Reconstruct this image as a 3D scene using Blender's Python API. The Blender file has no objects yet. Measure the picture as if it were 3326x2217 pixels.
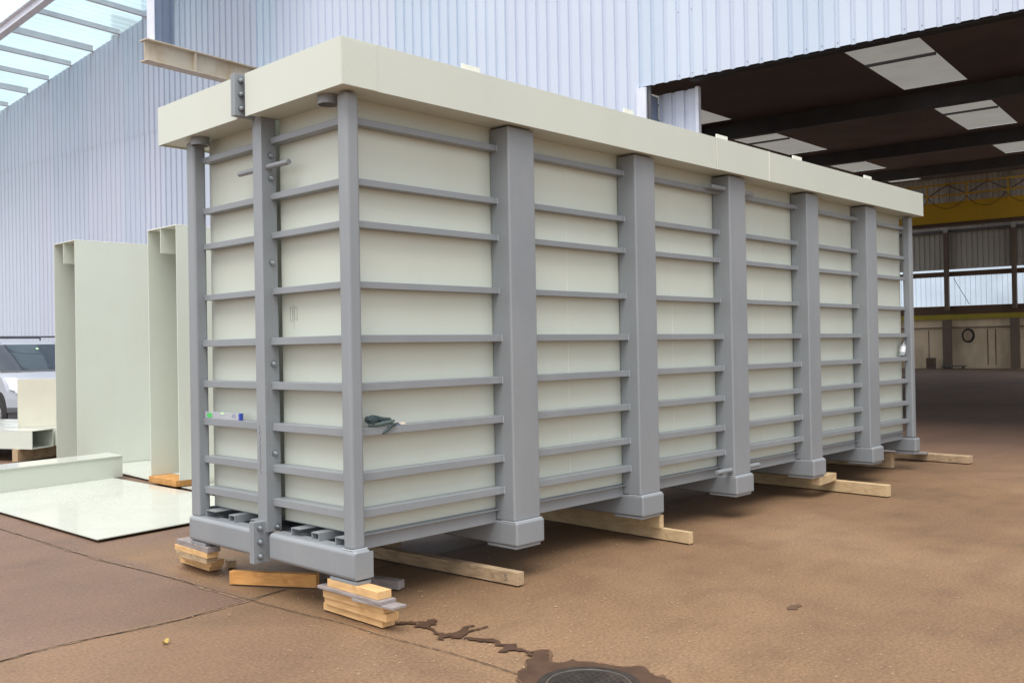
import bpy, bmesh, math, random
from mathutils import Vector, Matrix
random.seed(7)
scene = bpy.context.scene
COL = scene.collection
R = math.radians
CAMX, CAMY, CAMZ = -3.4479, -4.6412, 1.6216
S83, C83 = math.sin(R(83.6)), math.cos(R(83.6))

def H(d, s, z):
    """hall frame: d = distance into the hall, s = to the left along the facade"""
    return (CAMX + d*S83 - s*C83, CAMY + d*C83 + s*S83, z)

# ------------------------------------------------------------------ materials
def new_mat(name):
    m = bpy.data.materials.new(name); m.use_nodes = True
    nt = m.node_tree; nt.nodes.clear()
    out = nt.nodes.new('ShaderNodeOutputMaterial')
    b = nt.nodes.new('ShaderNodeBsdfPrincipled')
    nt.links.new(b.outputs[0], out.inputs[0])
    return m, nt, b, out

def N(nt, t, **kw):
    n = nt.nodes.new(t)
    for k, v in kw.items():
        if k in n.inputs.keys(): n.inputs[k].default_value = v
        else: setattr(n, k, v)
    return n

def ramp(nt, src, stops):
    r = nt.nodes.new('ShaderNodeValToRGB'); e = r.color_ramp.elements
    while len(e) < len(stops): e.new(.5)
    for i, (p, c) in enumerate(stops):
        e[i].position = p; e[i].color = (c[0], c[1], c[2], 1)
    nt.links.new(src, r.inputs[0]); return r

def mixc(nt, fac, a, b, mode='MIX'):
    m = nt.nodes.new('ShaderNodeMix'); m.data_type = 'RGBA'; m.blend_type = mode
    for k, v in ((0, fac), (6, a), (7, b)):
        if hasattr(v, 'is_output'): nt.links.new(v, m.inputs[k])
        elif k == 0: m.inputs[0].default_value = v
        else: m.inputs[k].default_value = (v[0], v[1], v[2], 1)
    return m.outputs[2]

def coords(nt, scale=(1, 1, 1), rot=(0, 0, 0)):
    tc = nt.nodes.new('ShaderNodeTexCoord'); mp = nt.nodes.new('ShaderNodeMapping')
    mp.inputs['Scale'].default_value = scale; mp.inputs['Rotation'].default_value = rot
    nt.links.new(tc.outputs['Object'], mp.inputs[0]); return mp.outputs[0]

def noise(nt, vec, scale, detail=4, rough=.55):
    n = nt.nodes.new('ShaderNodeTexNoise'); n.inputs['Scale'].default_value = scale
    n.inputs['Detail'].default_value = detail; n.inputs['Roughness'].default_value = rough
    nt.links.new(vec, n.inputs['Vector']); return n.outputs[0]

def bump(nt, b, h, strength, dist):
    n = nt.nodes.new('ShaderNodeBump'); n.inputs['Strength'].default_value = strength
    n.inputs['Distance'].default_value = dist
    nt.links.new(h, n.inputs['Height']); nt.links.new(n.outputs[0], b.inputs['Normal'])

def paint(name, col, rough=.45, var=.06, scale=3., fine=.03, metallic=0., dirt=None, dscale=1.5, damt=.5, bstr=.15, wave=0):
    """painted or plain surface: broad mottling, fine grain, optional dirt of its own"""
    m, nt, b, o = new_mat(name)
    v = coords(nt)
    a = noise(nt, v, scale, 5); f = noise(nt, v, 160, 3)
    lo = tuple(c*(1-var) for c in col); hi = tuple(min(1, c*(1+var)) for c in col)
    c = ramp(nt, a, ((.3, lo), (.7, hi))).outputs[0]
    fr = ramp(nt, f, ((.3, (1-fine,)*3), (.7, (1+fine,)*3))).outputs[0]
    c = mixc(nt, 1., c, fr, 'MULTIPLY')
    if dirt:
        dn = noise(nt, coords(nt, (1, 1, .35)), dscale, 8, .65)
        dm = ramp(nt, dn, ((.48, (0, 0, 0)), (.78, (damt,)*3)))
        c = mixc(nt, dm.outputs[0], c, dirt)
    nt.links.new(c, b.inputs['Base Color'])
    rr = nt.nodes.new('ShaderNodeMapRange'); nt.links.new(a, rr.inputs[0])
    rr.inputs[3].default_value = rough*.8; rr.inputs[4].default_value = min(1, rough*1.25)
    nt.links.new(rr.outputs[0], b.inputs['Roughness'])
    b.inputs['Metallic'].default_value = metallic
    if wave:
        wn = noise(nt, coords(nt, (1, 1, .6)), 1.1, 3)
        b1 = nt.nodes.new('ShaderNodeBump'); b1.inputs['Strength'].default_value = wave; b1.inputs['Distance'].default_value = .03
        nt.links.new(wn, b1.inputs['Height'])
        b2 = nt.nodes.new('ShaderNodeBump'); b2.inputs['Strength'].default_value = bstr; b2.inputs['Distance'].default_value = .001
        nt.links.new(f, b2.inputs['Height']); nt.links.new(b1.outputs[0], b2.inputs['Normal']); nt.links.new(b2.outputs[0], b.inputs['Normal'])
    elif bstr: bump(nt, b, f, bstr, .001)
    return m

M = {}
M['cream'] = paint('cream_paint', (.585, .622, .548), .42, .025, .8, .035, dirt=(.52, .52, .44), dscale=.9, damt=.35, wave=.35)
M['cream_edge'] = paint('cream_edge_bright', (.74, .74, .66), .4)
M['cream_gloss'] = paint('cream_sheet_gloss', (.58, .60, .54), .12, .03, 2, .03, dirt=(.74, .76, .72), dscale=7, damt=.25, bstr=0)
M['grey'] = paint('grey_paint', (.245, .266, .285), .36, .05, 1.3, .06, dirt=(.33, .335, .345), dscale=1.6, damt=.5)
M['pale_weld'] = paint('light_grey_weld', (.5, .52, .54), .4)
M['mark'] = paint('marker_ink', (.13, .135, .12), .7)
M['pencil'] = paint('pencil_line', (.2, .2, .19), .7)
M['bolt'] = paint('galvanised_bolt', (.42, .46, .5), .35, metallic=.7)
M['washer'] = paint('dull_washer', (.2, .22, .24), .45, metallic=.5)
M['hole'] = paint('dark_hollow', (.02, .02, .022), .8)
M['sheet'] = paint('hall_cladding', (.54, .60, .72), .40, .03, .35, .02, wave=.3, dirt=(.45, .53, .64), dscale=.25, damt=.5)
M['sheet_old'] = paint('gable_cladding', (.51, .55, .655), .42, .03, .35, .02, wave=.3, dirt=(.42, .48, .56), dscale=.22, damt=.7)  # same sheet as the hall, darker colour stands in for its dimmer reflection
M['sheet_b'] = paint('hall_cladding_faded', (.50, .585, .705), .42, .03, .35, .02, wave=.3, dirt=(.43, .51, .62), dscale=.25, damt=.5)
M['sheet_c'] = paint('hall_cladding_pale', (.54, .615, .73), .38, .03, .35, .02, wave=.3, dirt=(.47, .55, .66), dscale=.25, damt=.5)
M['sheet_old_b'] = paint('gable_cladding_faded', (.475, .535, .64), .45, .03, .35, .02, wave=.3, dirt=(.40, .46, .54), dscale=.22, damt=.7)
M['sheet_old_c'] = paint('gable_cladding_pale', (.52, .575, .675), .42, .03, .35, .02, wave=.3, dirt=(.44, .5, .58), dscale=.22, damt=.7)
M['flash'] = paint('flashing_white', (.66, .70, .80), .4)
M['screw'] = paint('screw_head', (.2, .22, .28), .5)
M['col_blue'] = paint('blue_grey_column', (.17, .22, .31), .5, .06, 2)
M['ibeam'] = paint('rusty_pale_beam', (.52, .47, .38), .6, .08, 2, .05, dirt=(.36, .24, .10), dscale=2.2, damt=.85)
M['rafter'] = paint('galvanised_rafter', (.62, .63, .66), .5, .08, 2)
M['ceiling'] = paint('dark_ceiling_deck', (.19, .148, .140), .8, .2, .6, .08)
M['darksteel'] = paint('dark_steel', (.13, .135, .15), .55, .15, 1)
M['hallgrey'] = paint('old_grey_sheet', (.50, .52, .50), .6, .08, .5, dirt=(.28, .28, .26), dscale=.4, damt=.7)
M['plaster'] = paint('stained_plaster', (.80, .68, .50), .8, .1, .5, .05, dirt=(.38, .29, .2), dscale=.55, damt=.9)
M['colbrown'] = paint('brown_column', (.16, .125, .10), .7, .1, 1)
M['yellow'] = paint('crane_yellow', (.74, .47, .03), .5, .06, .8, .04, dirt=(.5, .28, .04), dscale=.5, damt=.5)
M['yellowgreen'] = paint('olive_yellow_rail', (.36, .30, .03), .6, .1, 1)
M['brownband'] = paint('rust_band', (.12, .075, .05), .7, .1, 1)
M['rubber'] = paint('black_rubber', (.015, .015, .015), .7)
M['van'] = paint('silver_van_paint', (.36, .38, .43), .32, .02, 1, .01, metallic=.1, bstr=0)
M['vanplastic'] = paint('grey_bumper_plastic', (.08, .085, .095), .6)
M['rim'] = paint('steel_rim', (.5, .5, .52), .35, metallic=.6)
M['lamp'] = paint('headlight_glass', (.5, .52, .56), .12)
M['alu'] = paint('level_aluminium', (.5, .53, .58), .3, metallic=.3)
M['green'] = paint('green_smudge', (.10, .52, .13), .5)
M['vial'] = paint('vial_green', (.55, .95, .5), .2)
M['blue'] = paint('blue_cap', (.04, .075, .42), .4)
M['printblue'] = paint('print_blue_grey', (.12, .17, .3), .5)
M['glove'] = paint('dark_green_glove', (.028, .050, .056), .5, .25, 30, .1)
M['glovegrey'] = paint('grey_green_glove_cuff', (.075, .105, .10), .6, .2, 30, .1)
M['white'] = paint('white_cloth', (.75, .73, .7), .7)
M['maroon'] = paint('maroon_plastic', (.06, .015, .03), .4)
M['paleWood'] = paint('pale_pencil_wood', (.78, .68, .55), .6)
M['label'] = paint('white_label', (.75, .76, .8), .5)
M['iron'] = paint('wet_cast_iron', (.030, .024, .020), .5, .3, 12, .1, dirt=(.10, .065, .04), dscale=9, damt=.7)
M['ironrim'] = paint('iron_rim_highlight', (.085, .075, .065), .4, .2, 20)  # paler colour imitates the highlight along the cover rim
M['leaf'] = paint('dry_leaf', (.42, .30, .08), .7)
M['joint'] = paint('slab_joint_dirt', (.035, .025, .02), .9, .3, 8)
M['jointsand'] = paint('sandy_joint_edge', (.24, .16, .10), .9, .15, 9)

def glassy(name, col, rough=.05):
    m, nt, b, o = new_mat(name); b.inputs['Base Color'].default_value = (*col, 1)
    b.inputs['Roughness'].default_value = rough; b.inputs['IOR'].default_value = 1.5
    b.inputs['Coat Weight'].default_value = .6
    return m
M['darkglass'] = glassy('van_window_glass', (.03, .04, .055))
M['bottle'] = None
m, nt, b, o = new_mat('clear_plastic_bottle'); b.inputs['Base Color'].default_value = (.75, .82, .84, 1)
b.inputs['Roughness'].default_value = .15; b.inputs['Transmission Weight'].default_value = .6; M['bottle'] = m

def translucent(name, col, trans, scale=0, rot=0.):
    m, nt, b, o = new_mat(name); nt.nodes.remove(b)
    tr = nt.nodes.new('ShaderNodeBsdfTransparent'); tl = nt.nodes.new('ShaderNodeBsdfTranslucent')
    df = nt.nodes.new('ShaderNodeBsdfDiffuse')
    n = noise(nt, coords(nt, (1, 1, 1)), .9, 5)
    c = ramp(nt, n, ((.3, tuple(x*.88 for x in col)), (.7, col))).outputs[0]
    for x in (tl, df, tr): nt.links.new(c, x.inputs[0])
    m1 = nt.nodes.new('ShaderNodeMixShader'); m1.inputs[0].default_value = .25
    nt.links.new(tl.outputs[0], m1.inputs[1]); nt.links.new(df.outputs[0], m1.inputs[2])
    m2 = nt.nodes.new('ShaderNodeMixShader'); m2.inputs[0].default_value = trans
    nt.links.new(m1.outputs[0], m2.inputs[1]); nt.links.new(tr.outputs[0], m2.inputs[2])
    nt.links.new(m2.outputs[0], o.inputs[0]); return m
M['canopy'] = translucent('clear_roof_sheet', (.58, .73, .78), .42)
M['skylight'] = translucent('dirty_skylight', (.175, .165, .15), .03)
M['window'] = translucent('hazy_window_sheet', (.78, .88, 1.0), .8)
M['clear'] = translucent('clear_fill_glazing', (1, 1, 1), .95)  # for the added unseen openings that light the far end of the hall

def wood(name, c1, c2, dark):
    m, nt, b, o = new_mat(name)
    v = coords(nt, (1.2, 14, 14)); g = noise(nt, v, 5, 6, .6)
    v2 = coords(nt, (1, 1, 1)); k = noise(nt, v2, 7, 4)
    w = nt.nodes.new('ShaderNodeTexWave'); w.inputs['Scale'].default_value = 3.
    w.inputs['Distortion'].default_value = 7; w.inputs['Detail'].default_value = 3
    nt.links.new(coords(nt, (.4, 9, 9)), w.inputs[0])
    c = ramp(nt, g, ((.3, c1), (.7, c2))).outputs[0]
    wf = ramp(nt, w.outputs[0], ((.55, (0, 0, 0)), (.95, (.3, .3, .3)))).outputs[0]
    c = mixc(nt, wf, c, dark)
    kf = ramp(nt, k, ((.62, (0, 0, 0)), (.75, (.55, .55, .55)))).outputs[0]
    c = mixc(nt, kf, c, dark)
    nt.links.new(c, b.inputs['Base Color']); b.inputs['Roughness'].default_value = .75
    bump(nt, b, g, .3, .002); return m
M['wood'] = wood('fresh_pine', (.60, .36, .15), (.72, .47, .23), (.42, .23, .09))
M['woodpale'] = wood('pale_pine', (.50, .36, .20), (.62, .47, .28), (.36, .23, .12))
M['woodorange'] = wood('orange_pine', (.52, .25, .07), (.62, .33, .11), (.30, .12, .03))
M['woodold'] = wood('weathered_grey_wood', (.24, .21, .20), (.33, .29, .28), (.14, .11, .10))
M['woodworn'] = wood('worn_brown_timber', (.36, .25, .15), (.50, .37, .23), (.14, .09, .06))

# ground: rusty brown concrete; slabs of slightly different colour split at the joints
def ground_mat():
    m, nt, b, o = new_mat('rusty_concrete')
    v = coords(nt)
    sx = nt.nodes.new('ShaderNodeSeparateXYZ'); nt.links.new(v, sx.inputs[0])
    big = noise(nt, v, .35, 6, .6); mid = noise(nt, v, 2.2, 7, .65); fine = noise(nt, v, 48, 6, .75)
    spk = nt.nodes.new('ShaderNodeTexVoronoi'); spk.inputs['Scale'].default_value = 170
    nt.links.new(v, spk.inputs[0])
    right = ramp(nt, big, ((.30, (.158, .096, .050)), (.55, (.218, .130, .069)), (.76, (.280, .176, .102)))).outputs[0]
    left = ramp(nt, big, ((.30, (.140, .083, .054)), (.55, (.178, .108, .072)), (.75, (.215, .136, .094)))).outputs[0]
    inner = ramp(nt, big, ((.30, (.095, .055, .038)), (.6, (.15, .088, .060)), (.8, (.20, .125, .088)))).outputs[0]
    def step(val, edge, soft, inv=False):
        mr = nt.nodes.new('ShaderNodeMapRange'); nt.links.new(val, mr.inputs[0])
        mr.inputs[1].default_value = edge-soft; mr.inputs[2].default_value = edge+soft
        if inv: mr.inputs[3].default_value = 1; mr.inputs[4].default_value = 0
        return mr.outputs[0]
    # wobble the slab limits a little
    add = nt.nodes.new('ShaderNodeMath'); add.operation = 'MULTIPLY_ADD'
    nt.links.new(mid, add.inputs[0]); add.inputs[1].default_value = .12; nt.links.new(sx.outputs[0], add.inputs[2])
    lx = step(add.outputs[0], -.05, .06, True)            # west of the long joint
    ly = step(sx.outputs[1], .93, .05)                    # north of the cross joint
    mul = nt.nodes.new('ShaderNodeMath'); mul.operation = 'MULTIPLY'
    nt.links.new(lx, mul.inputs[0]); nt.links.new(ly, mul.inputs[1])
    half = nt.nodes.new('ShaderNodeMath'); half.operation = 'MULTIPLY'; nt.links.new(lx, half.inputs[0]); half.inputs[1].default_value = .25
    mx = nt.nodes.new('ShaderNodeMath'); mx.operation = 'MAXIMUM'
    nt.links.new(mul.outputs[0], mx.inputs[0]); nt.links.new(half.outputs[0], mx.inputs[1])
    far = step(sx.outputs[1], 3.2, .3)
    mx2 = nt.nodes.new('ShaderNodeMath'); mx2.operation = 'MAXIMUM'
    nt.links.new(mx.outputs[0], mx2.inputs[0]); nt.links.new(far, mx2.inputs[1])
    c = mixc(nt, mx2.outputs[0], right, left)
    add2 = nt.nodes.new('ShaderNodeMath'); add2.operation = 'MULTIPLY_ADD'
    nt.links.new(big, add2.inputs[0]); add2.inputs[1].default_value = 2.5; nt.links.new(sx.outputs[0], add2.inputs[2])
    ins = step(add2.outputs[0], 11.5, 2.2)                # hall floor, colour darkened for the lack of light inside
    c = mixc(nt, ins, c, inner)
    # darker damp blotches and fine grain
    bl = ramp(nt, mid, ((.32, (.86, .86, .87)), (.5, (1, 1, 1)), (.7, (1.06, 1.05, 1.03)))).outputs[0]
    c = mixc(nt, 1., c, bl, 'MULTIPLY')
    fg = ramp(nt, fine, ((.38, (.74, .73, .72)), (.62, (1.28, 1.28, 1.28)))).outputs[0]
    c = mixc(nt, 1., c, fg, 'MULTIPLY')
    sp = ramp(nt, spk.outputs['Distance'], ((.04, (1, 1, 1)), (.12, (0, 0, 0)))).outputs[0]
    gate = ramp(nt, noise(nt, v, 3.1, 5, .7), ((.42, (0, 0, 0)), (.66, (.6, .6, .6)))).outputs[0]
    spf = mixc(nt, 1., sp, gate, 'MULTIPLY')
    c = mixc(nt, spf, c, (.55, .40, .25))
    # tyre scuffs running into the hall
    w = noise(nt, coords(nt, (.12, 2.4, 1), (0, 0, R(-6))), 1.3, 5, .6)
    wf = ramp(nt, w, ((.30, (.90, .90, .91)), (.5, (1, 1, 1)))).outputs[0]
    c = mixc(nt, 1., c, wf, 'MULTIPLY')
    nt.links.new(c, b.inputs['Base Color'])
    rr = nt.nodes.new('ShaderNodeMapRange'); nt.links.new(mid, rr.inputs[0])
    rr.inputs[3].default_value = .5; rr.inputs[4].default_value = .85
    nt.links.new(rr.outputs[0], b.inputs['Roughness'])
    bump(nt, b, fine, .18, .003); return m
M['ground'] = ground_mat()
m, nt, b, o = new_mat('wet_concrete')
n = noise(nt, coords(nt), 9, 6, .65)
c = ramp(nt, n, ((.3, (.060, .030, .017)), (.7, (.105, .058, .034)))).outputs[0]
nt.links.new(c, b.inputs['Base Color']); b.inputs['Roughness'].default_value = .42; bump(nt, b, n, .2, .002); M['wet'] = m

# ------------------------------------------------------------------ mesh helpers
class MB:
    def __init__(s): s.v = []; s.f = []
    def face(s, pts):
        i = len(s.v); s.v += [tuple(p) for p in pts]; s.f.append(tuple(range(i, i+len(pts)))); return s
    def hexa(s, c):
        i = len(s.v); s.v += [tuple(p) for p in c]
        s.f += [tuple(i+k for k in q) for q in ((0, 3, 2, 1), (4, 5, 6, 7), (0, 1, 5, 4), (1, 2, 6, 5), (2, 3, 7, 6), (3, 0, 4, 7))]
        return s
    def box(s, x0, x1, y0, y1, z0, z1):
        return s.hexa(((x0, y0, z0), (x1, y0, z0), (x1, y1, z0), (x0, y1, z0), (x0, y0, z1), (x1, y0, z1), (x1, y1, z1), (x0, y1, z1)))
    def hbox(s, d0, d1, s0, s1, z0, z1, dz=0.):
        return s.hexa((H(d0, s1, z0), H(d1, s1, z0+dz), H(d1, s0, z0+dz), H(d0, s0, z0), H(d0, s1, z1), H(d1, s1, z1+dz), H(d1, s0, z1+dz), H(d0, s0, z1)))
    def prism(s, poly, ax):
        """poly = bottom ring of 3D points, ax = extrusion vector"""
        i = len(s.v); n = len(poly)
        s.v += [tuple(p) for p in poly] + [tuple(Vector(p)+Vector(ax)) for p in poly]
        s.f.append(tuple(range(i+n-1, i-1, -1))); s.f.append(tuple(range(i+n, i+2*n)))
        for k in range(n): s.f.append((i+k, i+(k+1) % n, i+n+(k+1) % n, i+n+k))
        return s
    def tube(s, a, b, r, n=12, r2=None):
        a = Vector(a); b = Vector(b); d = (b-a); r2 = r if r2 is None else r2
        q = d.normalized(); u = q.orthogonal().normalized(); w = q.cross(u)
        i = len(s.v)
        for p, rr in ((a, r), (b, r2)):
            for k in range(n):
                t = 2*math.pi*k/n; s.v.append(tuple(p+u*math.cos(t)*rr+w*math.sin(t)*rr))
        for k in range(n): s.f.append((i+k, i+(k+1) % n, i+n+(k+1) % n, i+n+k))
        s.f.append(tuple(range(i+n-1, i-1, -1))); s.f.append(tuple(range(i+n, i+2*n))); return s
    def pipe(s, a, b, r, ri, n=24):
        a = Vector(a); b = Vector(b); q = (b-a).normalized(); u = q.orthogonal().normalized(); w = q.cross(u); i = len(s.v)
        for p, rr in ((a, r), (b, r), (b, ri), (a, ri)):
            for k in range(n):
                t = 2*math.pi*k/n; s.v.append(tuple(p+u*math.cos(t)*rr+w*math.sin(t)*rr))
        for j in range(4):
            for k in range(n):
                s.f.append((i+j*n+k, i+j*n+(k+1) % n, i+((j+1) % 4)*n+(k+1) % n, i+((j+1) % 4)*n+k))
        return s
    def path(s, pts, r, n=6):
        for a, b in zip(pts, pts[1:]): s.tube(a, b, r, n)
        return s
    def build(s, name, mat, parent=None, bev=0, seg=2, smooth=None, loc=None):
        org = Vector(loc) if loc is not None else (Vector(parent.matrix_world.translation) if parent else None)
        if parent: org = parent['_o'] if '_o' in parent.keys() else org; org = Vector(org)
        elif loc is None:
            xs, ys, zs = zip(*s.v); org = Vector(((min(xs)+max(xs))/2, (min(ys)+max(ys))/2, min(zs)))
        me = bpy.data.meshes.new(name)
        me.from_pydata([tuple(Vector(p)-org) for p in s.v], [], s.f)
        me.materials.append(M[mat] if isinstance(mat, str) else mat)
        bm = bmesh.new(); bm.from_mesh(me)
        if bev or smooth: bmesh.ops.remove_doubles(bm, verts=bm.verts, dist=1e-5)
        bmesh.ops.recalc_face_normals(bm, faces=bm.faces)
        if bev:
            es = [e for e in bm.edges if len(e.link_faces) == 2 and e.calc_face_angle() > .6]
            bmesh.ops.bevel(bm, geom=es, offset=bev, segments=seg, affect='EDGES', profile=.5, clamp_overlap=True)
        if bev or smooth:
            for f in bm.faces: f.smooth = True
        bm.to_mesh(me); bm.free()
        if bev or smooth: me.set_sharp_from_angle(angle=R(smooth or 40))
        o = bpy.data.objects.new(name, me); COL.objects.link(o); o['_o'] = list(org)
        if bev:
            wn = o.modifiers.new('wn', 'WEIGHTED_NORMAL'); wn.keep_sharp = True; wn.weight = 100; wn.mode = 'FACE_AREA'
        if parent: o.parent = parent; o.location = org-Vector(parent['_o'])
        else: o.location = org
        return o

def tag(o, label=None, cat=None, group=None, kind=None):
    for k, v in (('label', label), ('category', cat), ('group', group), ('kind', kind)):
        if v: o[k] = v
    return o
def empty(name, loc, label, cat, group=None):
    o = bpy.data.objects.new(name, None); COL.objects.link(o); o.location = loc; o['_o'] = list(loc)
    o.empty_display_size = .2
    return tag(o, label, cat, group)
def BX(name, mat, parent, *b, bev=0, seg=2): return MB().box(*b).build(name, mat, parent, bev, seg)

# ------------------------------------------------------------------ ground
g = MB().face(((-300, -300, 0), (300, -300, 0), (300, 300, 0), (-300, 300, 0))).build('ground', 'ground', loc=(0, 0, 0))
tag(g, kind='structure')

def strip(pts, w, z, seed, jag=.5, step=.03):
    rnd = random.Random(seed); P = []
    for a, b in zip(pts, pts[1:]):
        L = math.dist(a, b); n = max(1, int(L/step))
        for k in range(n): P.append((a[0]+(b[0]-a[0])*k/n, a[1]+(b[1]-a[1])*k/n))
    P.append(pts[-1]); mb = MB(); prev = None
    off = 0
    for i, p in enumerate(P):
        q = P[min(i+1, len(P)-1)]; o_ = P[max(i-1, 0)]
        dx, dy = q[0]-o_[0], q[1]-o_[1]; l = math.hypot(dx, dy) or 1; nx, ny = -dy/l, dx/l
        off = off*.8+rnd.uniform(-1, 1)*w*jag*.6
        ww = w*(1+rnd.uniform(-jag, jag))/2
        cur = ((p[0]+nx*(off+ww), p[1]+ny*(off+ww), z), (p[0]+nx*(off-ww), p[1]+ny*(off-ww), z))
        if prev: mb.face((prev[0], prev[1], cur[1], cur[0]))
        prev = cur
    return mb
J1 = [(-6, .9), (-3.5, .88), (-1.669, .87), (-1.477, .9), (-1.278, .914), (-.982, .882), (-.655, .867), (-.327, .914), (-.132, .953), (.103, .998), (.26, 1.014), (.9, 1.0), (3, 1.05), (8, 1.0)]
J2 = [(-.32, 9), (-.298, 5.07), (-.275, 4.241), (-.269, 3.471), (-.25, 2.824), (-.193, 2.24), (-.166, 1.822), (-.155, 1.337), (-.132, .95), (-.094, .34), (-.066, .176), (-.05, -.046), (-.059, -.243), (-.05, -.452), (-.029, -.637), (-.009, -.891), (-.007, -1.075), (-.02, -1.45)]
tag(strip(J1, .014, .004, 3, .9).build('slab_joint_sand', 'jointsand'), kind='structure')
tag(strip(J2[:9], .014, .004, 4, .9).build('slab_joint_sand', 'jointsand'), kind='structure')
tag(strip(J1, .0075, .006, 1, .5, .02).build('slab_joint', 'joint'), kind='structure')
tag(strip(J2, .006, .007, 2, .5, .02).build('slab_joint', 'joint'), kind='structure')

def jagged(ring, amp, seed, depth=3):
    rnd = random.Random(seed)
    for _ in range(depth):
        out = []
        for a, b in zip(ring, ring[1:]+ring[:1]):
            L = math.dist(a, b); out.append(a)
            out.append(((a[0]+b[0])/2+rnd.gauss(0, 1)*min(amp, L*.14), (a[1]+b[1])/2+rnd.gauss(0, 1)*min(amp, L*.14)))
        ring = out
    return ring
def flat_poly(ring, z, name, mat):
    bm = bmesh.new(); vs = [bm.verts.new((x, y, z)) for x, y in ring]
    es = [bm.edges.new((vs[i], vs[(i+1) % len(vs)])) for i in range(len(vs))]
    bmesh.ops.triangle_fill(bm, use_beauty=True, use_dissolve=False, edges=es)
    bmesh.ops.recalc_face_normals(bm, faces=bm.faces)
    for f in bm.faces:
        if f.normal.z < 0: f.normal_flip()
    me = bpy.data.meshes.new(name); bm.to_mesh(me); bm.free(); me.materials.append(M[mat])
    o = bpy.data.objects.new(name, me); COL.objects.link(o); return tag(o, kind='structure')
S1 = [(0.162, -0.187), (0.194, -0.209), (0.235, -0.242), (0.265, -0.287), (0.281, -0.313), (0.318, -0.293), (0.358, -0.314), (0.353, -0.35), (0.303, -0.375), (0.293, -0.413), (0.258, -0.392), (0.226, -0.416), (0.214, -0.476), (0.184, -0.543), (0.197, -0.587), (0.243, -0.603), (0.313, -0.593), (0.426, -0.59), (0.414, -0.607), (0.335, -0.619), (0.33, -0.641), (0.466, -0.659), (0.457, -0.673), (0.383, -0.675), (0.277, -0.68), (0.227, -0.693), (0.255, -0.767), (0.282, -0.818), (0.307, -0.87), (0.309, -0.899), (0.285, -0.938), (0.298, -0.993), (0.326, -1.032), (0.29, -1.037), (0.283, -1.08), (0.281, -1.154), (0.286, -1.185), (0.259, -1.203), (0.264, -1.134), (0.242, -1.083), (0.187, -1.07), (0.166, -1.032), (0.225, -1.025), (0.258, -0.986), (0.247, -0.933), (0.28, -0.919), (0.247, -0.853), (0.209, -0.768), (0.205, -0.708), (0.183, -0.683), (0.15, -0.68), (0.185, -0.657), (0.154, -0.635), (0.107, -0.662), (0.108, -0.608), (0.146, -0.598), (0.157, -0.54), (0.192, -0.48), (0.205, -0.422), (0.194, -0.378), (0.17, -0.35), (0.222, -0.32), (0.195, -0.289), (0.158, -0.253), (0.127, -0.23)]
S2 = [(0.231, -1.18), (0.29, -1.185), (0.343, -1.199), (0.355, -1.233), (0.217, -1.364), (0.256, -1.418), (0.317, -1.471), (0.36, -1.529), (0.376, -1.603), (0.399, -1.685), (0.433, -1.724), (0.475, -1.746), (0.443, -1.789), (0.401, -1.88), (0.394, -1.972), (0.335, -2.034), (.15, -2.05), (-.1, -1.98), (-.19, -1.8), (-0.16, -1.58), (-0.061, -1.397), (-0.01, -1.354), (0.128, -1.279), (0.234, -1.231)]
m, nt, b, o = new_mat('damp_concrete')
n = noise(nt, coords(nt), 9, 6, .65)
c = ramp(nt, n, ((.3, (.105, .057, .031)), (.7, (.16, .09, .05)))).outputs[0]
nt.links.new(c, b.inputs['Base Color']); b.inputs['Roughness'].default_value = .6; M['damp'] = m
def grow(ring, d):
    out = []; n = len(ring)
    ar = sum(ring[i][0]*ring[(i+1) % n][1]-ring[(i+1) % n][0]*ring[i][1] for i in range(n)); sg = 1 if ar > 0 else -1
    for i in range(n):
        a, c_ = ring[i-1], ring[(i+1) % n]; dx, dy = c_[0]-a[0], c_[1]-a[1]; l = math.hypot(dx, dy) or 1
        out.append((ring[i][0]+sg*dy/l*d, ring[i][1]-sg*dx/l*d))
    return out
flat_poly(jagged(grow(S2, .007), .016, 26), .0085, 'damp_edge', 'damp')
MK = [(1.90, -1.80), (1.95, -1.775), (2.03, -1.785), (2.06, -1.80), (2.02, -1.835), (1.98, -1.82), (1.94, -1.85), (1.915, -1.825)]
flat_poly(jagged(MK, .01, 9), .0045, 'damp_mark', 'damp')
flat_poly(jagged(S1, .012, 5), .0085, 'wet_streak', 'wet')
flat_poly(jagged(S2, .01, 6), .0105, 'wet_patch', 'wet')

# chips and grit: nobody could count them
mb = MB(); rnd = random.Random(11)
for k in range(900):
    if k % 3 == 0: x, y = rnd.uniform(-2.4, .2), rnd.uniform(-1.8, 4.5)
    elif k % 3 == 1: x, y = rnd.gauss(1.2, 1.0), rnd.gauss(-1.5, 1.0)
    else: x, y = rnd.uniform(-1, 8), rnd.uniform(-4, .3)
    if rnd.random() < .4: cx_, cy_ = random.Random(k//9).uniform(-1, 3), random.Random(k//9+99).uniform(-3, .5); x, y = cx_+rnd.gauss(0, .22), cy_+rnd.gauss(0, .22)
    l, w_, t = rnd.uniform(.0015, .0055), rnd.uniform(.001, .0022), rnd.uniform(0, math.pi)
    if rnd.random() < .02: l *= 2.2; w_ *= 2
    ux, uy = math.cos(t), math.sin(t)
    mb.hexa([(x+a*l*ux-b_*w_*uy, y+a*l*uy+b_*w_*ux, z) for z in (.006, .0095) for a, b_ in ((-1, -1), (1, -1), (1, 1), (-1, 1))])
tag(mb.build('wood_chips', paint('chip_wood', (.42, .30, .19), .8, .3, 40), loc=(0, 0, 0)), 'pale wood chips and grit strewn over the brown concrete', 'debris', kind='stuff')

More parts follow.
